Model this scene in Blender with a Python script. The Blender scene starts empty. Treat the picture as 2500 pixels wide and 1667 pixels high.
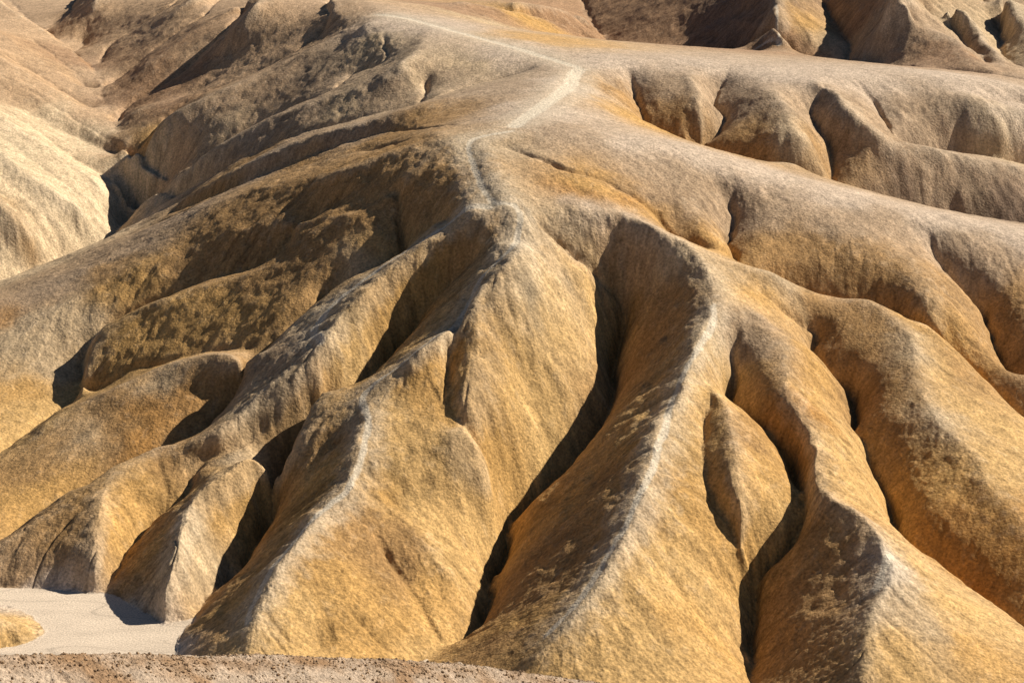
import bpy, math, random, time
import numpy as np
T0 = time.time()
# ------------------------------------------------------------------ camera, sky, sun, exposure
CAM_Z, PITCH, LENS = 55.0, 17.0, 70.0
SUN_EL, SUN_AZ = 36.5, 24.0        # azimuth: degrees behind the right-hand direction (0 = straight from the right)
scn = bpy.context.scene
cam_d = bpy.data.cameras.new('camera'); cam = bpy.data.objects.new('camera', cam_d)
scn.collection.objects.link(cam); scn.camera = cam
cam.location = (0, 0, CAM_Z); cam.rotation_euler = (math.radians(90-PITCH), 0, 0)
cam_d.lens = LENS; cam_d.sensor_width = 36; cam_d.clip_start = 0.5; cam_d.clip_end = 3000
w = bpy.data.worlds.new('World'); scn.world = w; w.use_nodes = True
nt = w.node_tree; bg = nt.nodes['Background']
sky = nt.nodes.new('ShaderNodeTexSky'); sky.sky_type = 'NISHITA'; sky.sun_disc = False
sky.sun_elevation = math.radians(SUN_EL); sky.altitude = 200; sky.air_density = .55; sky.dust_density = .2
az = math.radians(SUN_AZ)
sv = (math.cos(az)*math.cos(math.radians(SUN_EL)), math.sin(az)*math.cos(math.radians(SUN_EL)), math.sin(math.radians(SUN_EL)))
sky.sun_rotation = math.atan2(sv[0], sv[1])
nt.links.new(sky.outputs[0], bg.inputs[0]); bg.inputs[1].default_value = 0.05
sl = bpy.data.lights.new('sun', 'SUN'); sun = bpy.data.objects.new('sun', sl); scn.collection.objects.link(sun)
sl.energy = 5.0; sl.angle = math.radians(0.5); sl.color = (1, 0.93, 0.82)
from mathutils import Vector
sun.rotation_euler = Vector(sv).to_track_quat('Z', 'Y').to_euler()
scn.view_settings.view_transform = 'Standard'; scn.view_settings.look = 'None'
scn.view_settings.exposure = 0.35; scn.view_settings.gamma = 1
scn.render.engine = 'CYCLES'; scn.cycles.diffuse_bounces = 1; scn.cycles.max_bounces = 4

# ------------------------------------------------------------------ survey lines of the land
# each line: kind | rounding (m) | x,y,z ...   x,y = bearing read off a 2352 px wide view, z = height in metres;
# every point is turned into a real place on the ground before the land is built
FP = LENS/36*2352
def place(px, py, z):
    a = math.radians(PITCH)
    dx = (px-1176)/FP; dy = -(py-784)/FP
    X = dx; Y = math.cos(a)+dy*math.sin(a); Z = -math.sin(a)+dy*math.cos(a)
    t = (z-CAM_Z)/Z
    return (X*t, Y*t, z)
LINES = """
r 2.5|1330,150,23.5 1300,190,23.4 1250,230,23.3 1180,285,23 1080,315,22.5 1100,400,21.3 1130,470,20 1200,540,18.4
r .5|1200,540,18.4 1180,590,17.5 1100,660,15.8 1050,720,14.6 960,800,12.7 880,860,11 835,895,10.2 840,960,9.3 830,1030,8.3 800,1110,7.2 760,1150,6.5 700,1210,6 650,1290,5.2 610,1370,4.2 575,1450,3.2 570,1500,2.5 560,1560,1.6
v 1.1|1210,478,19.6 1260,506,18.7 1310,545,17.5 1370,590,16 1430,640,14.2 1440,690,12.7 1420,760,10.8 1405,850,8.9 1385,930,7.3 1340,1000,5.9 1290,1060,4.8 1200,1140,3.4 1160,1200,2.5 1130,1300,1.5 1115,1380,.9 1080,1440,.5 1000,1490,.2 960,1530,0 930,1600,0
r .5|1120,340,22 1200,400,20.9 1257,450,19.8 1329,480,19.2 1437,493,18.7 1520,530,17.9 1600,575,16.8 1640,650,15.4 1640,720,14.3 1590,810,12.8 1550,900,11.5 1520,1000,10.3 1500,1080,9.2 1460,1160,8.3 1420,1250,7.1 1370,1340,5.9 1310,1430,4.7 1250,1490,3.7 1210,1530,2.8 1150,1580,1.5
r 1.2|1200,600,17.4 1130,720,14.5 1085,850,11.8 1078,950,9.9 1115,1040,7.7
v 0|1085,680,14.8 1055,750,13.4 1025,820,11.8 1030,900,10.2 1050,970,8.8 1100,1040,6.9 1165,1115,4.5 1178,1160,3.2
r .6|1290,395,21 1400,440,19.6 1470,488,18.3 1530,522,17.2
v 0|1149,331,22 1293,378,21.3 1383,410,20.2 1473,464,18.5 1509,493,17.6 1559,540,16.4 1640,580,15.2 1717,607,14.4
r .4|1600,575,16.8 1703,607,15.5 1771,621,15 1822,657,14 1887,679,13 1930,686,12.8 2002,690,13 2095,780,11.5 2099,866,10 2153,949,8.8 2207,1010,8 2279,1112,6.5 2352,1195,5.3 2480,1330,3.5 2700,1500,1.5
r .5|1650,670,15.1 1700,700,14.4 1779,751,13 1818,834,11.8 1811,895,11 1847,974,10.1 1887,1105,8.4 1973,1166,7.7 2016,1206,7.3 2045,1278,6.7 2052,1328,6.2 2009,1382,5.6 1991,1454,4.9 1980,1566,3.6 1970,1680,1.6
v 1|1692,740,13.5 1689,812,12 1678,870,10.9 1707,898,10.4 1771,970,9.3 1818,1011,8.6 1842,1112,7.3 1843,1170,6.3 1818,1213,5.6 1771,1256,4.7 1735,1299,3.8 1728,1346,2.8 1725,1436,1.4 1728,1568,.2 1728,1700,0
v 0|1631,916,10.6 1617,974,9.7 1613,1032,8.9 1620,1076,8.3 1642,1137,7.3 1660,1184,6.4 1699,1252,5 1735,1285,4.2
r .6|1620,880,11.3 1667,930,10.8 1683,1015,9.8 1692,1112,8.3 1706,1184,7 1721,1238,5.7
v .8|1720,640,14.8 1771,672,14 1818,700,13.1 1869,733,11.9 1876,780,10.9 1883,801,10.7 1919,830,10 1948,852,9.5 1960,902,8.6 1965,956,7.7 1998,1010,6.8 2009,1058,6.1 2038,1112,5.4 2052,1159,4.8 2095,1234,3.8 2220,1320,2.8 2352,1411,1.9 2500,1500,1
v .7|1678,396,19.5 1685,450,17.9 1671,504,16.6 1692,589,14.9 1717,610,14.4 1810,642,13.3 1930,672,12.5 2020,690,12 2117,742,11.1 2225,808,9.4 2297,862,8.3 2352,925,7.2 2480,1020,5.5 2700,1150,3
v .8|2125,510,15.8 2131,535,15.05 2171,592,13.45 2243,668,11.45 2268,700,10.65 2293,776,8.95 2340,860,7.6
r 2|1180,290,23 1350,300,22.6 1505,325,21.5 1606,340,20.8 1674,378,19.8 1757,393,19.2 1865,425,18.2 2009,461,17 2117,494,16.2 2225,504,15.6 2352,530,14.5 2600,580,12
r 1.5|1600,380,20 1620,450,18.5 1640,520,17 1668,575,15.6
r 1.2|1865,470,17.4 1955,535,16 2027,582,14.9 2113,607,14.3 2146,686,13 2153,740,11.8 2215,795,10
r 1.5|2300,530,14.8 2352,620,12.6 2420,720,10.8 2450,850,8.5
v .7|1674,166,22 1644,220,20.6 1671,266,19.3 1602,331,17.4 1700,372,16.5 1850,408,15.4 1933,434,14.4 2100,478,12.2 2352,512,10.5 2600,560,8
v .7|1437,155,22.9 1455,209,21.2 1477,266,19.6 1545,320,17.8 1602,331,17.4
v .8|1887,205,21.3 1865,248,20 1908,317,17.9 1919,378,16 1933,434,14.4
v .7|1966,180,21.4 2020,230,19.9 2045,288,18.1 2074,333,16.4 2200,340,15.3 2352,375,13.5 2600,420,10.5
r 2|1330,150,23.5 1505,133,23.3 1721,158,22.6 1973,166,21.8 2117,162,21.4 2261,176,20.8 2352,194,20 2600,240,18
r .8|1577,162,22.8 1606,234,20.9 1613,281,19.4
r 1|1757,190,22.1 1804,250,20.8 1815,324,18.9 1835,375,17.1
r .6|1865,180,22.2 1937,230,21 1984,281,19.5 2016,298,18.9 2045,335,17.5 2099,331,17.3 2171,346,16.7 2352,385,14.6 2600,440,11.5
r 1.5|2117,166,21.3 2178,209,20.2 2207,238,19.5 2261,256,18.8 2352,270,17.9 2500,300,16
v 0|2230,215,20.1 2352,235,18.4 2500,265,16.5
r 2.5|1330,150,23.5 1200,110,24 1050,70,24.6 950,40,25 860,20,25.3 800,0,25.6 760,-40,26.5
r 1|960,2,24.2 1060,35,22.5 1200,68,19.5 1300,90,17 1405,114,14.5
v 0|1000,25,23.6 1150,72,20.8 1290,105,18
v 0|1020,8,22 1180,40,19.2 1300,70,16.6 1400,108,14.2
r .8|1050,0,22.6 1180,25,20.4 1300,55,17.5 1380,90,15
v 0|1140,0,21 1250,25,18.6 1330,50,16.5 1370,85,14.8
r .8|1180,0,21.5 1270,15,19.3 1340,35,17.2
v 0|1951,142,17.2 2100,152,19 2200,160,19 2297,172,18.7 2400,188,18.2 2600,230,15.5 2800,280,13
r .5|1760,-150,30 1780,-100,27 1782,0,22.9 1789,68,20.5 1793,101,19 1720,128,17.4
v 0|1860,-60,23 1890,0,20.5 1919,54,19 1951,100,18 1951,142,17.2
r .6|2050,-80,29 2063,0,25 2088,47,22.6 2189,90,21.2 2225,133,19.9 2290,168,18.9
v 0|2220,-50,23.6 2257,0,21 2297,54,19.4 2297,108,18.6 2315,137,18.3 2352,158,18.2
r .8|2300,-50,25 2330,40,21.8 2400,120,19.6
r 1.2|1505,122,22.4 1678,125,22 1757,131,21.4 1973,146,20.5
r .7|1000,60,24.8 960,110,23.9 920,145,23.2 846,191,21.30 774,216,20.02 720,234,19.13 612,274,17.06 522,324,14.80 450,364,12.77 396,414,10.24 342,454,7.92 317,486,5.94 270,530,4.57
r .6|1275,172,23.2 1149,198,22.8 1041,223,22.2 933,248,21.31 861,272,20.31 753,300,18.95 648,342,16.97 540,384,14.53 450,440,11.41 360,490,8.23 290,530,5.41
v .6|983,158,22.6 983,187,21.5 969,237,20.44
v 0|872,72,24.1 890,108,23.1 880,140,22.1 820,170,20.4 760,200,19.70 680,240,17.51 594,281,15.33 520,318,13.69 460,357,12.05 420,390,10.50 388,418,8.95
v .3|1230,160,22.8 1100,190,21.8 1000,222,21.17 969,240,20.25 861,262,19.12 753,290,17.72 648,325,15.9 540,368,13.48 450,425,10.25 360,475,7.01 300,515,4.16
r .5|1000,305,22.2 955,306,20.98 843,335,19.58 753,360,18.16 680,385,16.83 600,420,15.05
v 0|1050,285,22.3 900,300,19.65 800,326,18.3 700,360,16.58 620,395,14.8 520,435,12.55 400,490,9
r .6|1040,312,22.4 930,335,21.25 847,371,19.87 720,407,17.61 612,428,16 540,454,14.61 468,475,13.4 396,505,11.68 280,550,9.28 200,580,7.74 100,620,6.02 0,658,4.64 -150,720,2.53
v 0|950,314,21.35 850,348,19.08 760,378,17.37 650,404,15.78 560,428,14.36 480,458,12.66 400,492,10.4 300,535,7.69
r .7|800,480,17.1 752,502,15.8 648,506,14.85 540,531,13.25 432,564,11.65 360,600,10.45 216,657,8.35 72,744,6.15 0,785,5.15 -150,870,3.25
v 0|860,400,19 820,430,18 792,455,17 756,493,15.5
r .5|1030,325,22.2 960,370,20.8 930,410,19.6 905,440,18.6 846,474,17.1 742,524,15.3 700,555,14.3 659,589,13.2 576,625,11.8 468,657,10.3 360,693,8.9 288,729,7.6 230,769,6.4 198,830,5 190,900,3.4
v 0|742,515,14.7 677,545,13.6 655,580,12.7 576,615,11.3 468,646,9.7 360,684,8.2 288,721,6.9 230,760,5.7 198,815,4.2 186,870,3 183,920,2.1 100,965,1.5 0,1035,.9 -100,1100,.4
r .5|598,805,9.7 540,808,9.1 468,816,8.2 360,844,7 252,891,5.7 180,931,4.6 108,974,3.6 36,1032,2.5 -100,1130,1
v 0|565,800,8.3 468,809,7.2 360,836,5.9 295,846,5.1 250,882,3.9 183,921,2
v .8|915,440,18.4 920,480,17.6 931,520,16.7 900,560,15.6 861,585,14.8 753,645,12.8 720,680,12 640,750,10.1 590,800,8.7 575,850,7.5 545,895,6.3 500,950,5 440,1003,3.9 330,1060,2.9 200,1115,1.8 90,1175,1.1 0,1230,.6 -100,1290,.1
r .7|713,830,10.6 648,862,9.7 594,895,8.8 530,955,7.5 480,995,6.6 436,1015,5.9 378,1022,5.6 324,1044,5.2 252,1076,4.7 180,1123,3.9 90,1188,2.8 0,1245,1.8 -100,1300,.8
r .6|436,1018,5.6 330,1060,5.1 250,1105,4.6 235,1150,4.2 230,1198,3.5 216,1263,2.5 212,1285,2.1
v 0|690,890,9 640,935,7.9 576,990,6.4 520,1030,5.6 470,1050,5 432,1090,4.2 418,1148,3.2 360,1191,2.3 259,1314,.6 227,1364,0
r .4|740,880,9.6 700,940,8.6 655,1011,7.4 576,1036,6.8 522,1076,6.2 461,1123,5.4 432,1170,4.6 414,1238,4 388,1321,2.8 380,1365,2
r .5|1130,480,19.7 1080,505,18.6 1005,542,17.5 933,589,16.2 861,650,14.8 789,715,13.2 745,770,12 723,805,11.2 734,848,10.2 740,880,9.6
v .7|1156,524,18.4 1095,589,16.3 1052,625,14.9 983,693,12.9 940,736,11.9 897,783,10.8 825,862,9.2 789,898,8.4 753,942,7 720,1004,5.4 648,1112,3.2 641,1155,2.6 576,1249,1.5 522,1321,.7 450,1418,0
r .5|1060,480,19 1019,491,18.3 933,545,16.2 860,590,14.8 800,635,13.4
v 0|1040,500,18.2 1008,525,17 940,565,15.5 870,610,14.3
r .4|756,1184,6 761,1256,5 772,1328,3.9 772,1411,2.8 725,1497,1.5
v 0|836,1191,5.5 879,1256,4.2 933,1328,2.8 987,1436,1 1000,1485,.3
r .5|900,1150,5.7 960,1240,4.3 1040,1320,2.6
r .6|860,40,25.2 830,60,24.21 790,95,22.53 700,126,21.05 640,155,19.65 583,180,18.61 504,205,17.58 468,225,16.79 389,266,15.00 342,313,12.94 290,352,11.06
r .3|490,215,17.18 472,290,14.42 462,345,12.41
v .5|756,-20,24 756,30,23.89 745,70,22.30 684,115,20.51 600,165,18.19 500,200,16.45 450,222,15.53 389,257,14.15 340,305,12.35 300,340,11.03
r .5|640,-30,25 583,12,24.01 540,76,20.99 533,126,18.72 497,170,16.95 443,212,15.15 396,230,14.59 317,252,13.66 270,297,11.58
v 0|600,-10,22 520,60,20.69 470,110,18.48 420,160,16.32 360,200,14.73 290,245,12.93 264,288,11.66
r .5|600,-40,24.5 560,0,22.84 486,47,20.69 446,72,19.62 396,108,18.13 342,144,16.68 299,194,14.54 240,215,13.43
v 0|520,-20,20.8 470,30,20.40 400,80,18.18 330,130,16.02 270,180,13.94 240,203,13.37
r .5|480,-40,21.5 440,-5,21.59 380,45,19.15 320,95,16.75 270,135,15.12 235,172,14.04
v 0|430,-30,19.5 400,5,20.00 320,60,17.31 250,105,15.29 230,150,13.96
r .6|250,-60,19.5 215,0,18.76 200,60,15.63 190,100,13.78 175,130,13.22
v 0|190,-10,14.3 150,40,15.48 115,75,13.71
r .5|210,-40,16.5 180,-5,16.79 140,35,14.85 105,65,13.91
r .5|234,185,13.83 180,130,15.09 100,70,17.02 30,20,19.11 -50,-30,21.32
r .5|240,228,13.10 150,175,14.71 60,120,16.88 0,80,18.47 -60,40,20.25
r .5|280,303,11.67 200,250,13.22 100,190,15.42 0,130,17.89 -80,80,19.92
r .5|384,417,8.67 290,370,9.56 200,330,10.72 100,270,12.94 0,205,15.51 -100,140,18.00
v .12|266,335,10.87 200,290,12.13 100,225,14.49 0,165,16.88
v .12|207,256,12.36 130,200,14.22 40,140,16.42
v .12|213,212,13.07 150,150,14.92 80,95,16.75
r .5|300,496,4.51 230,430,8.38 130,350,11.46 0,270,14.35 -100,210,16.47
v 0|-30,1350,0 0,1350,0 140,1357,0 235,1367,0 300,1395,0 370,1428,0 430,1425,0 450,1420,0
v 0|450,1420,0 415,1470,0 405,1500,0 400,1568,0 395,1700,0
v 0|-200,1500,0 200,1480,0 380,1480,0
v 0|-60,1380,0 60,1390,0 110,1440,0 105,1470,0 40,1500,0 -100,1560,0
r .8|-100,1400,2.4 -30,1420,1.7 0,1425,1.4 50,1440,.7
r 1|1782,0,22.9 1690,30,19.7 1600,75,16.8 1500,110,14.7
r .6|1789,68,20.5 1700,92,17.8 1600,112,15.8
R 2|-60,345,24 0,338,27 60,338,31 120,335,33
R .6|33,251,22.9 36,270,26 40,300,29 42,338,31
V 0|64,266,21 68,295,25 72,338,29
V 0|11,303,16.2 14,330,20
v 0|1335,-40,17.5 1340,0,16.2 1360,50,15 1395,95,14.2 1415,120,14 1600,126,15.1 1720,135,16 1951,142,17.2
R .6|46,234,25 50,262,28 54,300,30 58,338,32
V 0|43,269,20.5 45,300,23 46,336,27
v .2|2110,-10,24 2150,50,21.4 2210,95,19.9 2270,150,18.9
r .8|2180,-20,25.4 2235,50,22 2275,110,20.2 2320,158,18.9
v .1|-150,690,2.29 0,645,2.62 100,605,3.37 250,548,4.21 300,490,4.80 340,455,6.73 385,420,8.64 290,354,10.75 262,292,12.03 236,212,13.59 232,178,14.05 170,130,14.15 105,75,14.14 50,30,14.23 0,-20,14.93
v .12|290,440,7.68 200,380,9.60 100,310,12.20 0,245,14.65
v .1|262,522,4.70 185,447,8.37 90,380,10.87 0,312,13.18
r .5|238,540,4.47 150,460,8.56 50,390,11.25 0,352,12.39 -100,290,14.42
v .1|190,562,4.19 100,485,7.99 0,405,10.88
r .7|130,592,3.57 50,515,7.46 0,468,9.35 -100,400,11.32
"""
PATHS = """
.35|1180,290,23 1080,315,22.5 1100,400,21 1130,470,19.5 1190,530,17.7 1180,590,16.8 1100,660,15.3 1050,720,14.2 960,800,12.5 880,860,11 838,895,10.2 843,960,9.3 833,1030,8.3 800,1110,7.2 760,1150,6.5 703,1210,5.6 653,1290,4.5 613,1370,3.2 578,1450,2 570,1500,1.2
.33|1640,690,14.8 1640,720,14.3 1593,810,12.8 1553,900,11.3 1523,1000,10 1503,1080,8.8 1463,1160,7.8 1423,1250,6.6 1373,1340,5.3 1313,1430,4 1250,1490,3
.5|1130,480,19.3 1080,505,18.3 1005,542,17 933,589,15.5 861,650,13.8 789,715,12 745,770,10.7 723,805,10 734,848,9.1 740,880,8.4
.3|1782,0,22.9 1789,68,20.5 1785,86,19.8 1793,101,19 1757,115,18 1720,128,17.4
.6|1330,150,23.5 1200,110,24 1050,70,24.6 950,40,25 860,20,25.3
.9|1330,150,23.5 1300,190,23.4 1250,230,23.3 1180,285,23
.4|2009,1382,4.8 2040,1300,6 2045,1278,6.2
"""
# colours of the ground, laid down as survey samples: x,y -> palette key
TINTS = """
g 1080,340|g 1150,450|g 1230,560|p 1200,640|o 1150,620|l 1250,700|l 1350,640|o 1420,700|l 1200,850|o 1100,900|l 1250,1000|o 1150,1050|o 1080,780
l 900,950|o 950,850|l 950,1050|l 1000,1150|o 900,1130|b 860,1250|o 950,1350|l 1000,1250|o 820,1350|l 700,1400|l 640,1450|o 800,1450|o 930,1450|b 900,1300|o 600,1300|o 760,1080
b 780,1000|o 700,1150|b 600,1300|o 520,1400|b 480,1450
c 1300,200|c 1250,260|c 1150,120|c 1000,60|c 900,60|g 1050,150|m 1000,180|m 1150,200|c 1400,150|c 1600,150|c 1800,170|c 2000,190|c 2200,180|c 2300,230|m 1300,300|c 1450,330|c 1600,360|m 1500,400|c 1750,400|c 1950,460|c 2150,510|c 2330,540
m 1500,450|m 1600,450|b 1600,530|o 1650,570|o 1370,430|r 1330,450|r 1450,470|o 1500,500|c 1350,500|c 1450,520|m 1500,580|o 1440,620|b 1400,560|g 1280,500
m 1750,480|m 1900,520|b 1800,600|b 1950,640|b 2050,650|o 2150,750|b 2200,850|m 2000,500|m 2250,600|b 2300,700|b 2340,850|b 1900,580
g 1650,640|g 1560,590|o 1750,680|g 1800,660|b 1880,700|b 1950,730|b 1980,800|b 2000,900|b 2050,1000|o 2100,1100|r 2200,1200|r 2280,1280|o 2200,1150|l 2150,830|l 2220,950|l 2300,1080|g 2090,800|g 2140,960|l 2330,1000
b 1500,750|b 1450,850|o 1500,1000|b 1400,1100|b 1450,1150|b 1300,1250|o 1250,1200|b 1350,1250|b 1200,1400|b 1250,1350|o 1150,1450|b 1100,1500
l 1600,900|l 1560,1000|l 1570,1200|l 1500,1300|l 1450,1400|l 1600,1350|o 1550,1120|l 1500,1500|o 1620,1450|l 1400,1530|o 1650,1250|l 1650,800
m 1730,770|b 1760,850|r 1820,930|o 1850,900|o 1870,850|l 1900,950|l 1950,1050|r 1840,980|b 1700,1000|o 1740,1100|o 1780,1050|l 1790,1180|o 1720,1230
b 1900,1200|b 1850,1300|b 1950,1350|b 1800,1450|b 1900,1500|w 2040,1290|l 2100,1300|l 2200,1400|g 2150,1450|l 2050,1500|o 2250,1500|g 2100,1380|l 2000,1150
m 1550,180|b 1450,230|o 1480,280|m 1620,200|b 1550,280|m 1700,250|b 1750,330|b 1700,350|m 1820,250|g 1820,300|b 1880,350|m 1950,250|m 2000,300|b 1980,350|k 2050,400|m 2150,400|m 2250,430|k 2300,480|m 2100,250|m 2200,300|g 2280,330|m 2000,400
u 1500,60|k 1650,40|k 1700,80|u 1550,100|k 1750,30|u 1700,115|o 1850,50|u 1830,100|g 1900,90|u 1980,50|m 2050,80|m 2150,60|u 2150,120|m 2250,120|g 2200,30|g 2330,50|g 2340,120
u 1100,20|o 1200,40|u 1300,60|o 1250,90|g 1150,60|u 1050,20|u 1330,20
g 830,120|m 760,180|m 700,160|g 950,180|m 900,200|g 800,240|m 700,270|m 600,320|m 850,220
b 1000,270|b 900,310|m 800,320|b 700,370|m 600,380|b 500,440|m 650,330|b 900,350|b 820,410|b 750,430|b 650,470|b 550,500|m 400,500|b 980,400|b 1000,450|b 950,460|o 880,550|b 800,540
m 300,580|m 150,650|m 60,700|b 250,620|g 120,740|g 60,800|b 450,590|b 500,620|b 600,540|b 700,530|r 30,720|o 300,650
g 100,850|l 100,950|g 150,800|o 50,900|l 60,1000|o 300,750|o 400,720|o 500,720|o 350,800|o 230,850|b 620,630|o 600,720|b 700,620|b 650,700
g 400,870|r 450,900|r 350,930|b 250,970|b 150,1020|b 80,1100|r 300,1000|o 60,1150|o 120,1120|b 500,870|g 200,1000
g 850,580|o 850,680|l 800,780|o 950,640|o 1000,580|b 1080,560|o 900,740|l 780,850|g 720,730|g 700,780|m 650,820|b 700,860|o 740,900|b 660,960|g 640,850|g 560,930|b 500,1000|g 660,900
o 330,1120|b 400,1060|o 250,1180|b 150,1200|b 100,1280|o 300,1200|b 60,1320|g 400,1250|o 480,1150|g 450,1200|o 350,1250|b 300,1350|o 550,1100|g 540,1050
w 50,1360|w 150,1400|w 250,1430|w 300,1500|w 380,1480|w 200,1490|l 985,1500|l 20,1440|l 50,1460
y 50,300|y 150,350|y 250,420|y 200,330|y 300,470|y 100,420|p 60,350|y 150,500|y 250,520|b 50,520|y 350,420|q 20,60|q 100,150|q 180,200|q 60,210|y 130,270|q 200,260|y 200,400|y 100,560|y 20,620|q 280,340|q 200,170|y 0,600
q 150,60|q 230,80|q 300,60|u 200,150|q 400,30|u 380,130|u 300,170|u 350,200|q 450,120|u 330,230|u 420,180|u 380,250|q 500,250|q 420,300|q 600,80|q 650,60|q 700,90|q 580,220|g 520,280|q 450,330|b 600,350|q 640,200|q 550,140|m 520,250|q 400,380|o 330,330
"""
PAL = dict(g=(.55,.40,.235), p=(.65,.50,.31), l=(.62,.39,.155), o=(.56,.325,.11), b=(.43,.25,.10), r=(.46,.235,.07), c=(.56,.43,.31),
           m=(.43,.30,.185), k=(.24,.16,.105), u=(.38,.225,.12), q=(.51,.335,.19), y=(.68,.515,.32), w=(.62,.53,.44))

# ------------------------------------------------------------------ solving the land between the survey lines
def parse(txt):
    out = []
    for ln in txt.strip().splitlines():
        hd, body = ln.split('|'); hd = hd.split()
        Q = [tuple(map(float, s.split(','))) for s in body.split()]      # upper-case kinds are given in metres already
        out.append((hd, Q if hd[0] in 'RV' else [place(*q) for q in Q]))
    return out
def curve(P, step=.12):
    P = np.array(P, float); n = len(P)
    if n < 2: return P
    Q = np.vstack([2*P[0]-P[1], P, 2*P[-1]-P[-2]]); out = []
    for i in range(1, n):
        p0, p1, p2, p3 = Q[i-1], Q[i], Q[i+1], Q[i+2]
        k = max(2, int(np.linalg.norm((p2-p1)[:2])/step)); t = np.linspace(0, 1, k, endpoint=False)[:, None]
        d1 = (p2-p0)*.5; d2 = (p3-p1)*.5; L = np.linalg.norm((p2-p1)[:2])
        for d in (d1, d2):
            m = np.linalg.norm(d[:2])
            if m > L: d *= L/m
        d1[2] = min(max(d1[2], -3*abs(p2[2]-p1[2])), 3*abs(p2[2]-p1[2])); d2[2] = min(max(d2[2], -3*abs(p2[2]-p1[2])), 3*abs(p2[2]-p1[2]))
        out.append((2*t**3-3*t**2+1)*p1+(t**3-2*t**2+t)*d1+(-2*t**3+3*t**2)*p2+(t**3-t**2)*d2)
    out.append(P[-1:])
    return np.vstack(out)
X0, X1, Y0, Y1 = -120., 120., 60., 350.
pts = []
for hd, P in parse(LINES):
    c = curve(P); s = float(hd[1]) if hd[0] in 'rR' else 0.
    pts.append(np.column_stack([c, np.full(len(c), s*.55 if s < .9 else s)]))
pts = np.vstack(pts)
gx0, gy0 = np.meshgrid(np.arange(X0+1, X1, .5), np.arange(Y0+1, 97, 4.)); gx0, gy0 = gx0.ravel(), gy0.ravel()
pts = np.vstack([pts, np.column_stack([gx0, gy0, 0*gx0, 0*gx0])])
pts = pts[(pts[:, 0] > X0) & (pts[:, 0] < X1) & (pts[:, 1] > Y0) & (pts[:, 1] < Y1)]
def blur(A, sig):      # sig in cells
    p = int(3*sig)+2; B = np.pad(A, p, mode='edge'); fy = np.fft.fftfreq(B.shape[0])[:, None]; fx = np.fft.rfftfreq(B.shape[1])[None, :]
    return np.fft.irfft2(np.fft.rfft2(B)*np.exp(-2*(math.pi*sig)**2*(fx*fx+fy*fy)), B.shape)[p:-p, p:-p]
CONV = .014          # slopes bulge: gentle at the crest, steep at the gully
def relax(U, M, V, it, om, h):
    ii, jj = np.indices(U.shape[:2]); free = ~M
    red = ((ii+jj) % 2 == 0) & free; blk = ((ii+jj) % 2 == 1) & free
    r3, b3 = red[..., None], blk[..., None]
    D = blur(M.astype(float), 5/h); S = np.zeros(U.shape); S[..., 0] = CONV*np.clip(D*h*10, 0, 1)
    for _ in range(it):
        for m in (r3, b3):
            P = np.pad(U, ((1, 1), (1, 1), (0, 0)), mode='edge')
            A = (P[2:, 1:-1]+P[:-2, 1:-1]+P[1:-1, 2:]+P[1:-1, :-2])*.25
            U = np.where(m, U+om*(A+S*h*h/4-U), U)
    return U
def upsample(U, shape):
    ny, nx = shape; y = np.linspace(0, U.shape[0]-1, ny); x = np.linspace(0, U.shape[1]-1, nx)
    return bil(U, x[None, :]+0*y[:, None], y[:, None]+0*x[None, :])
def bil(A, fx, fy):
    fx = np.clip(fx, 0, A.shape[1]-1.001); fy = np.clip(fy, 0, A.shape[0]-1.001)
    i = fx.astype(np.int32); j = fy.astype(np.int32); u = fx-i; v = fy-j
    if A.ndim == 3: u = u[..., None]; v = v[..., None]
    return (A[j, i]*(1-u)+A[j, i+1]*u)*(1-v)+(A[j+1, i]*(1-u)+A[j+1, i+1]*u)*v
U = None
for dx, it in ((8., 300), (4., 150), (2., 120), (1., 100), (.5, 80), (.25, 30)):
    nx = int((X1-X0)/dx)+1; ny = int((Y1-Y0)/dx)+1
    ix = np.rint((pts[:, 0]-X0)/dx).astype(int); iy = np.rint((pts[:, 1]-Y0)/dx).astype(int); k = iy*nx+ix
    n = np.bincount(k, minlength=nx*ny); M = (n > 0).reshape(ny, nx)
    V = np.stack([np.bincount(k, pts[:, c], nx*ny)/np.maximum(n, 1) for c in (2, 3)], -1).reshape(ny, nx, 2)
    if U is None: U = np.zeros((ny, nx, 2))+pts[:, 2:].mean(0)
    else: U = upsample(U, (ny, nx))
    U = np.where(M[..., None], V, U); U = relax(U, M, V, it, 1.8 if dx > .5 else 1.6, dx)
H, RD = U[..., 0], U[..., 1]; G = .25
RD = blur(RD, 3)
base = blur(H, .65); lv = [(0., base)]+[(s, blur(H, s/G)) for s in (.5, 1., 2., 3.)]
Hs = base.copy()
for (s0, a), (s1, b) in zip(lv[:-1], lv[1:]):
    t = np.clip((RD-s0)/(s1-s0), 0, 1); Hs = np.where(RD > s0, a*(1-t)+b*t, Hs)
H = Hs
H = np.where((H < .6) & (H > -.5) & (np.arange(H.shape[0])[:, None]*G+Y0 < 160), np.maximum(0, (H-.1)*1.2), H)      # the flat bed of the wash meets the slopes at a clear foot
print('land solved', round(time.time()-T0, 1))

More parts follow.
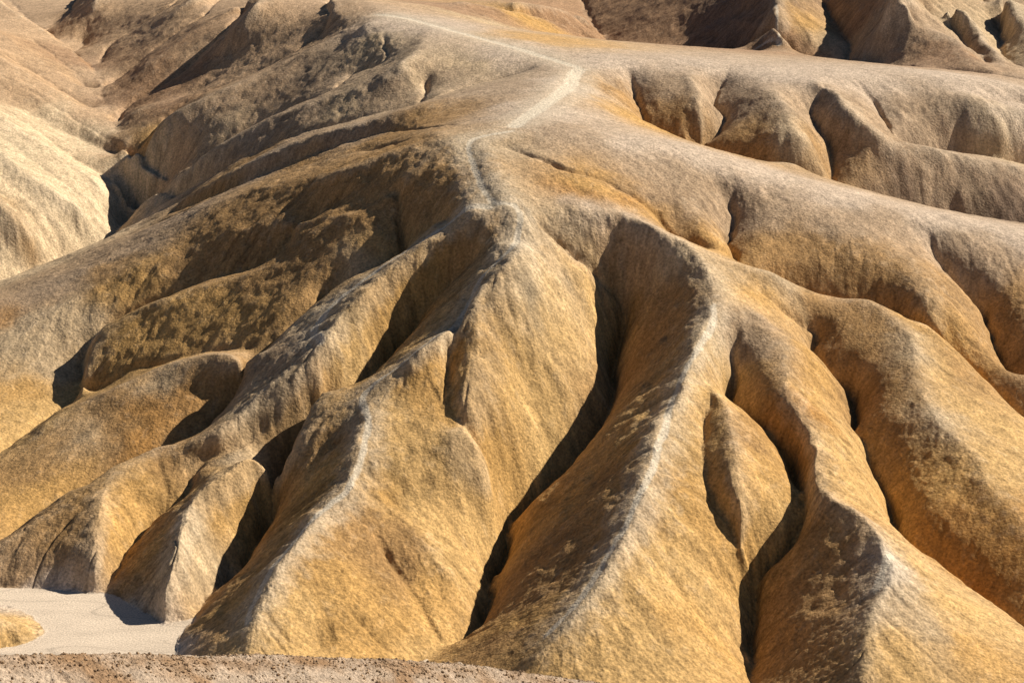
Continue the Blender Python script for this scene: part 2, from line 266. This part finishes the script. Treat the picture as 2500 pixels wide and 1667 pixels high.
# ------------------------------------------------------------------ noise
_rng = np.random.default_rng(7); TAB = _rng.random((512, 512)).astype(np.float32)
def vn(x, y, s, sx=0, ang=0.):
    c, n = math.cos(ang), math.sin(ang)
    u = (x*c-y*n)/s+sx*17.3+1000; v = (x*n+y*c)/s+sx*31.7+1000
    i = np.floor(u).astype(np.int32); j = np.floor(v).astype(np.int32); a = (u-i).astype(np.float32); b = (v-j).astype(np.float32)
    a = a*a*(3-2*a); b = b*b*(3-2*b); i &= 511; j &= 511; i1 = (i+1) & 511; j1 = (j+1) & 511
    return (TAB[j, i]*(1-a)+TAB[j, i1]*a)*(1-b)+(TAB[j1, i]*(1-a)+TAB[j1, i1]*a)*b-.5
def fbm(x, y, s, n=4, sx=0, g=.5):
    r = 0; a = 1.
    for k in range(n): r = r+a*vn(x, y, s, sx+k*3, .7*k+.3); s *= .49; a *= g
    return r
# slope-following streaks (line integral of noise down the fall line)
DG = .125; LX0, LX1, LY0, LY1 = -84., 84., 92., 330.
lx = np.arange(LX0, LX1, DG); ly = np.arange(LY0, LY1, DG); LXg, LYg = np.meshgrid(lx.astype(np.float32), ly.astype(np.float32))
Hg = blur(H, 1.2); gy, gx = np.gradient(Hg, G); gm = np.hypot(gx, gy)+1e-4
sl_g = gm; GX = (gx/gm).astype(np.float32); GY = (gy/gm).astype(np.float32)
GXY = np.stack([GX, GY], -1)
nA = TAB[(np.arange(len(ly))[:, None]*1) & 511, (np.arange(len(lx))[None, :]*1+(np.arange(len(ly))[:, None] >> 9)*37) & 511]
nA = _rng.random((len(ly), len(lx))).astype(np.float32)-.5
nB = blur(_rng.random((len(ly), len(lx)))-.5, 2.2).astype(np.float32)*6
nC = blur(_rng.random((len(ly), len(lx)))-.5, 5.5).astype(np.float32)*14
N3 = np.stack([blur(nA, .6).astype(np.float32)*1.8, nB, nC], -1)
acc = N3.copy(); wsum = np.ones(3, np.float32)
for sgn in (1, -1):
    px, py = LXg.copy(), LYg.copy()
    for k in range(1, 15):
        g = bil(GXY, (px-X0)/G, (py-Y0)/G); st = .2
        px = px+sgn*g[..., 0]*st; py = py+sgn*g[..., 1]*st
        wk = np.array([max(0, 1-k/6), max(0, 1-k/11), 1-k/15], np.float32)
        acc += bil(N3, (px-LX0)/DG, (py-LY0)/DG)*wk; wsum += wk
ST = acc/np.sqrt(wsum)/2.2
ST = ST/ST.std((0, 1))*.5
DC = .5; xc = np.arange(LX0, LX1, DC); yc = np.arange(LY0, LY1, DC); XC, YC = np.meshgrid(xc.astype(np.float32), yc.astype(np.float32))
N2 = np.stack([blur(_rng.random(XC.shape)-.5, s).astype(np.float32) for s in (1.1, 2.6)], -1); ac2 = N2.copy()
for sgn in (1, -1):
    px, py = XC.copy(), YC.copy()
    for k in range(1, 31):
        g = bil(GXY, (px-X0)/G, (py-Y0)/G); px = px+sgn*g[..., 0]*.4; py = py+sgn*g[..., 1]*.4
        ac2 += bil(N2, (px-LX0)/DC, (py-LY0)/DC)*(1-k/31)
SC = ac2/ac2.std((0, 1))*.5
print('streaks', round(time.time()-T0, 1))
# narrow trenches cut along the gully beds
PM = np.zeros((len(ly), len(lx))); TR = PM.copy()
for hd, P in parse(LINES):
    if hd[0] not in 'vV': continue
    dep = float(hd[1]) or .32; c = curve(P, .06); L_ = np.arange(len(c))*.06
    c[:, 0] += .8*vn(L_, L_*0+c[0, 0], 1.7, 3)+.35*vn(L_, L_*0+c[0, 0], .5, 4); dd = dep*(.75+1.1*vn(L_, L_*0+c[0, 1], 4., 5))*np.clip((c[:, 2]-.2)/.9, 0, 1)*np.clip(L_/3, 0, 1)
    ok = (c[:, 0] > LX0+1) & (c[:, 0] < LX1-1) & (c[:, 1] > LY0+1) & (c[:, 1] < LY1-1); c = c[ok]; dd = dd[ok]
    Z = np.zeros_like(PM); np.maximum.at(Z, (np.rint((c[:, 1]-LY0)/DG).astype(int), np.rint((c[:, 0]-LX0)/DG).astype(int)), dd)
    if len(c): TR = np.maximum(TR, np.minimum(blur(Z, 1.6)*4.2+blur(Z, 5)*3.5, 1.3*dep)+(blur(Z, 8.5)*24 if dep > .65 else 0))
# trodden paths
PB = np.zeros((len(ly), len(lx)))
for hd, P in parse(PATHS):
    c = curve(P, .05); wd = float(hd[0]); Z = np.zeros_like(PM)
    c[:, 0] += vn(c[:, 0], c[:, 1], 2.5, 5)*.25
    ok = (c[:, 0] > LX0+1) & (c[:, 0] < LX1-1) & (c[:, 1] > LY0+1) & (c[:, 1] < LY1-1); c = c[ok]
    Z[np.rint((c[:, 1]-LY0)/DG).astype(int), np.rint((c[:, 0]-LX0)/DG).astype(int)] = 1
    if wd > .3: ZB = blur(Z, (.7+wd)/DG); PB = np.maximum(PB, np.clip(ZB/(ZB.max()*.6), 0, 1))
    Z = blur(Z, max(.09, wd*.62)/DG); Z /= max(Z.max()*.7, 1e-6); PM = np.maximum(PM, np.clip(Z, 0, 1))

# ------------------------------------------------------------------ the fine land surface
tc = np.linspace(-.285, .285, 1360); side = .285+np.cumsum(np.linspace(.0012, .0045, 130))
tt = np.concatenate([-side[::-1], tc, side])
yy = [58.]
while yy[-1] < 346: yy.append(yy[-1]+(.9 if yy[-1] < 96 else .075*(yy[-1]/110)**1.5))
yy = np.array(yy); YV, TV = np.meshgrid(yy, tt, indexing='ij'); XV = np.clip(YV*TV, X0+1, X1-1); NR, NC = XV.shape
print('grid', NR, NC)
wob = np.clip((YV-104)/10, 0, 1)
hx, hy = (XV+wob*(.75*fbm(XV, YV, 4.5, 3, 501)+.22*fbm(XV, YV, .9, 2, 503))-X0)/G, (YV+wob*(.75*fbm(XV, YV, 4.5, 3, 502)+.22*fbm(XV, YV, .9, 2, 504))-Y0)/G
ZV = bil(H, hx, hy); slope = bil(sl_g, hx, hy); 
curvH = (blur(H, 6)-H); cv = bil(curvH, hx, hy)            # + in hollows, - on crests
fine = bil(ST, (XV-LX0)/DG, (YV-LY0)/DG); pm = bil(PM, (XV-LX0)/DG, (YV-LY0)/DG)
rd = bil(RD, hx, hy)
coarse = bil(SC, (XV-LX0)/DC, (YV-LY0)/DC)
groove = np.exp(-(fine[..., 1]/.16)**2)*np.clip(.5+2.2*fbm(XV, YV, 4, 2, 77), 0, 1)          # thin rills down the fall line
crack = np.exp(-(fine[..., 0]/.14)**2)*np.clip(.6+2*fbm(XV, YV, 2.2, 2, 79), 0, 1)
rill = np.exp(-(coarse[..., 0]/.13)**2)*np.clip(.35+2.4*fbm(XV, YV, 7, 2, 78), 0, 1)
steep = np.clip((slope-.12)/.45, 0, 1)
wash = np.clip((.035-ZV)/.02, 0, 1)*(XV < 3)*(YV < 150)
big = fbm(XV, YV, 9, 3, 40)
rough = .5+np.clip(.5+1.6*fbm(XV, YV, 11, 2, 90), 0, 1)*.9
pop = fbm(XV, YV, .55, 3, 11); pop2 = np.abs(fbm(XV, YV, .9, 3, 21)); 
far = np.clip(1.6-YV/190, .45, 1)
d = .09*big*steep+.035*fbm(XV, YV, 2.6, 3, 60)
d += steep*(.012*fine[..., 0]+.022*fine[..., 1]+.04*fine[..., 2])*rough
d += (.028*pop-.02*pop2+.045*fbm(XV, YV, .32, 2, 33))*rough*(.45+.55*steep)
d -= steep*(.012*crack+.03*groove+far*(.13*rill-.11*coarse[..., 1]-.03*coarse[..., 0]))*np.clip(1.3-rd*.5, .3, 1)
d *= (1-.75*pm)*(1-.96*wash)
d -= .05*pm
d -= bil(TR, (XV-LX0)/DG, (YV-LY0)/DG)*((YV < 325) & (np.abs(XV) < 82))
ZV = ZV+d
print('surface', round(time.time()-T0, 1))

# ------------------------------------------------------------------ ground colours
def hit(px, py):                                            # where the sight line meets the land
    a = place(px, py, 0.); o = np.array([0, 0, CAM_Z]); v = np.array(a)-o; v /= np.linalg.norm(v)
    t = np.arange(95, 420, .5); P = o+v*t[:, None]
    h = bil(H, (P[:, 0]-X0)/G, (P[:, 1]-Y0)/G); k = np.argmax(P[:, 2] < h)
    return P[k][:2] if k else P[-1][:2]
CX0, CX1, CY0, CY1, CG = X0, X1, Y0, Y1, 1.
cx, cy = np.meshgrid(np.arange(CX0, CX1+1, CG), np.arange(CY0, CY1+1, CG))
num = np.zeros(cx.shape+(3,)); den = np.zeros(cx.shape)
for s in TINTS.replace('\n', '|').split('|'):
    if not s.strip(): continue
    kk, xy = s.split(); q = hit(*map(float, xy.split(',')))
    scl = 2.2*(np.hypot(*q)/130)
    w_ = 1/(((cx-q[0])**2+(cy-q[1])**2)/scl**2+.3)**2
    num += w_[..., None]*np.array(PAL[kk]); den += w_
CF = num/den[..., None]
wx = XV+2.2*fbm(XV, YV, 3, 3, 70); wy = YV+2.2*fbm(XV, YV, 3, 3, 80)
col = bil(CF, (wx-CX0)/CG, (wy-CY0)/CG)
def mix(c, tgt, f): return c*(1-f[..., None])+np.asarray(tgt)*f[..., None]
flat = np.clip(1-slope/.42, 0, 1); crest = np.clip(-cv*1.6, 0, 1)
col = mix(col, (.56,.47,.38), .18*flat*(1-wash)*np.clip((ZV-2)/4, 0, 1))
col = mix(col, (.60,.49,.35), .3*np.clip(crest*1.3-.2+.5*pop, 0, 1)*(1-wash))
mott = fbm(XV, YV, 1.4, 4, 101); gr = fbm(XV, YV, .33, 2, 131)
col *= (1+.10*mott[..., None]+.10*fine[..., 1:2]*steep[..., None]+.07*fine[..., 2:3]*steep[..., None]+.09*fine[..., 0:1]+.12*pop[..., None]+.30*gr[..., None])
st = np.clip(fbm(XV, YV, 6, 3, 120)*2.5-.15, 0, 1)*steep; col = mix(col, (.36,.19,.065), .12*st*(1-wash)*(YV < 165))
pb = bil(PB, (XV-LX0)/DG, (YV-LY0)/DG)
col = mix(col, (.68,.56,.40), .42*np.clip(pb+.5*pop-.1, 0, 1))
col = mix(col, (.74,.63,.47), .8*np.clip(pm*2.4-1.+.6*pop, 0, 1)*(1-.5*wash))
col = mix(col, ((.70,.565,.42)+0*col)*(1+.16*fbm(XV*.35+YV*.1, YV, .9, 3, 140)-.2*np.exp(-(fbm(XV*.3+YV*.15, YV, 2.2, 2, 141)/.02)**2))[..., None], wash)
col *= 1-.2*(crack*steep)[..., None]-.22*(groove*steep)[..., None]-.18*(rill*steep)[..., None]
col = np.clip(col, .02, .85)

# ------------------------------------------------------------------ materials
def earth(name, rough_s=9., bump=.5, attr=True, c0=(.4,.3,.2,1)):
    m = bpy.data.materials.new(name); m.use_nodes = True; n = m.node_tree.nodes; L = m.node_tree.links; b = n['Principled BSDF']
    b.inputs['Roughness'].default_value = .95; b.inputs['Specular IOR Level'].default_value = .12
    geo = n.new('ShaderNodeNewGeometry')
    n1 = n.new('ShaderNodeTexNoise'); n1.inputs['Scale'].default_value = rough_s; n1.inputs['Detail'].default_value = 5; n1.inputs['Roughness'].default_value = .6
    n2 = n.new('ShaderNodeTexVoronoi'); n2.inputs['Scale'].default_value = rough_s*.55; n2.feature = 'DISTANCE_TO_EDGE'
    for q in (n1, n2): L.new(geo.outputs['Position'], q.inputs['Vector'])
    r = n.new('ShaderNodeMapRange'); r.inputs[1].default_value = .25; r.inputs[2].default_value = .75; r.inputs[3].default_value = .5; r.inputs[4].default_value = 1.45
    L.new(n1.outputs['Fac'], r.inputs[0])
    mx = n.new('ShaderNodeVectorMath'); mx.operation = 'SCALE'
    if attr:
        a = n.new('ShaderNodeAttribute'); a.attribute_name = 'soil'; L.new(a.outputs['Color'], mx.inputs[0])
    else: mx.inputs[0].default_value = c0[:3]
    L.new(r.outputs[0], mx.inputs['Scale']); L.new(mx.outputs[0], b.inputs['Base Color'])
    ad = n.new('ShaderNodeMath'); ad.operation = 'MULTIPLY_ADD'; L.new(n2.outputs['Distance'], ad.inputs[0]); ad.inputs[1].default_value = .5; L.new(n1.outputs['Fac'], ad.inputs[2])
    bp = n.new('ShaderNodeBump'); bp.inputs['Strength'].default_value = bump; bp.inputs['Distance'].default_value = .075
    L.new(ad.outputs[0], bp.inputs['Height']); L.new(bp.outputs[0], b.inputs['Normal'])
    return m
M_soil = earth('crusted_clay', 5, 1.); M_wash = earth('wash_silt', 9, .12)
def make_mesh(name, V, F, mat, col=None):
    me = bpy.data.meshes.new(name); me.vertices.add(len(V)); me.vertices.foreach_set('co', V.astype(np.float32).ravel())
    me.loops.add(F.size); me.loops.foreach_set('vertex_index', F.astype(np.int32).ravel())
    me.polygons.add(len(F)); me.polygons.foreach_set('loop_start', np.arange(0, F.size, F.shape[1], dtype=np.int32))
    me.polygons.foreach_set('use_smooth', np.ones(len(F), bool))
    if col is not None:
        a = me.color_attributes.new('soil', 'FLOAT_COLOR', 'POINT'); a.data.foreach_set('color', np.column_stack([col, np.ones(len(col))]).astype(np.float32).ravel())
    me.update(calc_edges=True); me.materials.append(mat)
    o = bpy.data.objects.new(name, me); scn.collection.objects.link(o); return o
idx = np.arange(NR*NC).reshape(NR, NC)
quads = np.stack([idx[:-1, :-1], idx[:-1, 1:], idx[1:, 1:], idx[1:, :-1]], -1).reshape(-1, 4)
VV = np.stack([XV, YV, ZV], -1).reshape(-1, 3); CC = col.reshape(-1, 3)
# which piece of the land each face belongs to
main_v = curve([place(*p) for p in ((-150,650,.3),(0,600,1),(250,530,1.8),(300,485,2.2),(385,420,4),(290,354,4.6),(262,292,5.4),(236,212,6.8),(170,130,8.3),(105,75,9),(0,-20,11),(-60,-60,12))], 1.)
back_v = curve([place(*p) for p in ((1335,-40,17.5),(1340,0,16.2),(1360,50,15),(1395,95,14.2),(1415,120,14),(1600,126,15.3),(1720,135,16.4),(1951,142,15.4),(2100,150,14.5),(2297,170,13.5),(2400,185,12.5),(2700,230,10))], 1.)
fc = VV[quads[:, 0]]
def interp_x_at_y(c, y): o = np.argsort(c[:, 1]); return np.interp(y, c[o, 1], c[o, 0])
def interp_y_at_x(c, x): o = np.argsort(c[:, 0]); return np.interp(x, c[o, 0], c[o, 1])
is_pale = (fc[:, 0] < interp_x_at_y(main_v, fc[:, 1])) & (fc[:, 1] > main_v[:, 1].min())
is_back = (fc[:, 1] > interp_y_at_x(back_v, fc[:, 0])) & (fc[:, 0] > back_v[:, 0].min()) & ~is_pale
is_wash = (bil(np.dstack([wash])[..., 0], np.zeros(1), np.zeros(1))*0 > 1) | (wash.reshape(-1)[quads].mean(1) > .45) & ~is_pale & ~is_back
is_wash &= (fc[:, 1] < 150)
lab = np.where(is_pale, 1, np.where(is_back, 2, np.where(is_wash, 3, 0)))
for k, nm in enumerate(('badland_ridges', 'pale_hills', 'far_hills', 'wash')):
    F = quads[lab == k]
    if not len(F): continue
    used, inv = np.unique(F, return_inverse=True)
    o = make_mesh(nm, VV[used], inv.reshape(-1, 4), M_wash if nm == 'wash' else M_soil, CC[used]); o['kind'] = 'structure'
print('done', round(time.time()-T0, 1))
# ------------------------------------------------------------------ the bank just below the viewpoint
def bank():
    tt = np.concatenate([np.linspace(-.9, -.3, 60)[:-1], np.linspace(-.3, .3, 900), np.linspace(.3, .9, 60)[1:]])
    # plan distance of the lip; it swings away to the right, where the lip drops out of view
    s = np.concatenate([np.linspace(-16, -1.2, 90)[:-1], np.linspace(-1.2, .6, 260), np.linspace(.6, 46, 110)[1:]])
    S, T = np.meshgrid(s, tt, indexing='ij')
    lip = 27.+2.2*T*8
    Y = lip+S; X = Y*T
    u = (1176+T*0) 
    # height of the lip: follows a gently falling edge from left to right
    px = T/.2572
    pyv = np.interp(px, [-3.5, -1.5, -1, -.74, -.45, -.27, -.1, .04, .256, .6, 1.2, 3.5], [1505, 1499, 1497, 1495, 1499, 1506, 1522, 1541, 1569, 1615, 1700, 1990])
    a = np.radians(PITCH)+np.arctan((pyv-784)/FP)
    zl = CAM_Z-lip*np.tan(a)*1.0
    back = np.clip(-S, 0, None); front = np.clip(S, 0, None)
    Z = zl-.02*back*0-.012*back**2*0 - back*.22 - (front*.62+.05*front**2*np.clip(1-front/12, 0, 1))
    Z = Z-.06*np.exp(-(S/.25)**2)
    n = .05*fbm(X, Y, .8, 3, 201)+.035*np.abs(fbm(X, Y, .22, 3, 211))+.045*np.clip(fbm(X, Y, .12, 2, 221)-.12, 0, 1)*(.5+np.clip(fbm(X, Y, 1.1, 2, 230)*3+.4, 0, 1.6))
    n *= np.clip(1-front/20, 0, 1)
    n += .35*fbm(X, Y, 6, 2, 240)*np.clip(front/6, 0, 1)
    Z = np.maximum(Z+n, -1.)
    c = np.zeros(X.shape+(3,))+np.array((.50, .38, .27))
    k = np.clip(fbm(X, Y, .5, 3, 250)*2.2+.12-.25*np.clip(1+S/.35, 0, 1)*0, 0, 1)
    c = mix(c, (.34, .20, .10), .85*k); c = mix(c, (.30, .17, .08), .7*np.clip(1-np.abs(S+.15)/.3, 0, 1)*np.clip(.6+fbm(X, Y, .3, 2, 260), 0, 1))
    c *= 1+.35*fbm(X, Y, .08, 3, 270)[..., None]
    nr, nc = X.shape; idx = np.arange(nr*nc).reshape(nr, nc)
    q = np.stack([idx[:-1, :-1], idx[:-1, 1:], idx[1:, 1:], idx[1:, :-1]], -1).reshape(-1, 4)
    o = make_mesh('foreground_bank', np.stack([X, Y, Z], -1).reshape(-1, 3), q, earth('bank_soil', 28, .7), np.clip(c, .02, .85).reshape(-1, 3)); o['kind'] = 'structure'
    return X, Y, Z, S
BX, BY, BZ, BS = bank()
# clods and chips lying on the bank: far too many to count
def gravel():
    rng = np.random.default_rng(5); ico = [(0, 0, 1), (.894, 0, .447), (.276, .851, .447), (-.724, .526, .447), (-.724, -.526, .447), (.276, -.851, .447), (.724, .526, -.447), (-.276, .851, -.447), (-.894, 0, -.447), (-.276, -.851, -.447), (.724, -.526, -.447), (0, 0, -1)]
    fac = [(0,1,2),(0,2,3),(0,3,4),(0,4,5),(0,5,1),(1,6,2),(2,7,3),(3,8,4),(4,9,5),(5,10,1),(2,6,7),(3,7,8),(4,8,9),(5,9,10),(1,10,6),(11,7,6),(11,8,7),(11,9,8),(11,10,9),(11,6,10)]
    ico = np.array(ico); fac = np.array(fac); V = []; F = []; C = []
    nr, nc = BX.shape; n = 0
    ii = rng.integers(70, 345, 26000); jj = rng.integers(60, nc-60, 26000)
    for i, j in zip(ii, jj):
        x, y, z, s = BX[i, j], BY[i, j], BZ[i, j], BS[i, j]
        dens = .35*np.exp(-((s+.12)/.25)**2)+.10+.9*max(0, vn(np.array([x]), np.array([y]), .45, 300)[0]+.02)
        if s > .5 or rng.random() > dens: continue
        r = .006+.022*rng.random()**3.2
        m = ico*r*rng.uniform(.6, 1.3, 3)*(1+.35*(rng.random((12, 1))-.5)); a = rng.random()*6.3; ca, sa = math.cos(a), math.sin(a)
        m = np.column_stack([m[:, 0]*ca-m[:, 1]*sa, m[:, 0]*sa+m[:, 1]*ca, m[:, 2]*.8])+np.array([x, y, z+r*.25])
        V.append(m); F.append(fac+12*n); n += 1
        b = rng.uniform(.7, 1.25); C.append(np.tile(np.array((.36, .24, .14))*b, (12, 1)))
    V = np.vstack(V); F = np.vstack(F); C = np.vstack(C)
    o = make_mesh('gravel', V, F, M_soil, C)
    o.data.polygons.foreach_set('use_smooth', np.zeros(len(F), bool)); o['kind'] = 'stuff'
    print('clods', n)
gravel()
# flat base far beyond the built land
gm = earth('plain_soil', 3, .3, False, (.42, .32, .22, 1))
R_ = 2500.; V = np.array([(-R_, -R_, -6.), (R_, -R_, -6.), (R_, R_, -6.), (-R_, R_, -6.)]); o = make_mesh('ground', V, np.array([[0, 1, 2, 3]]), gm); o['kind'] = 'structure'
print('all', round(time.time()-T0, 1))
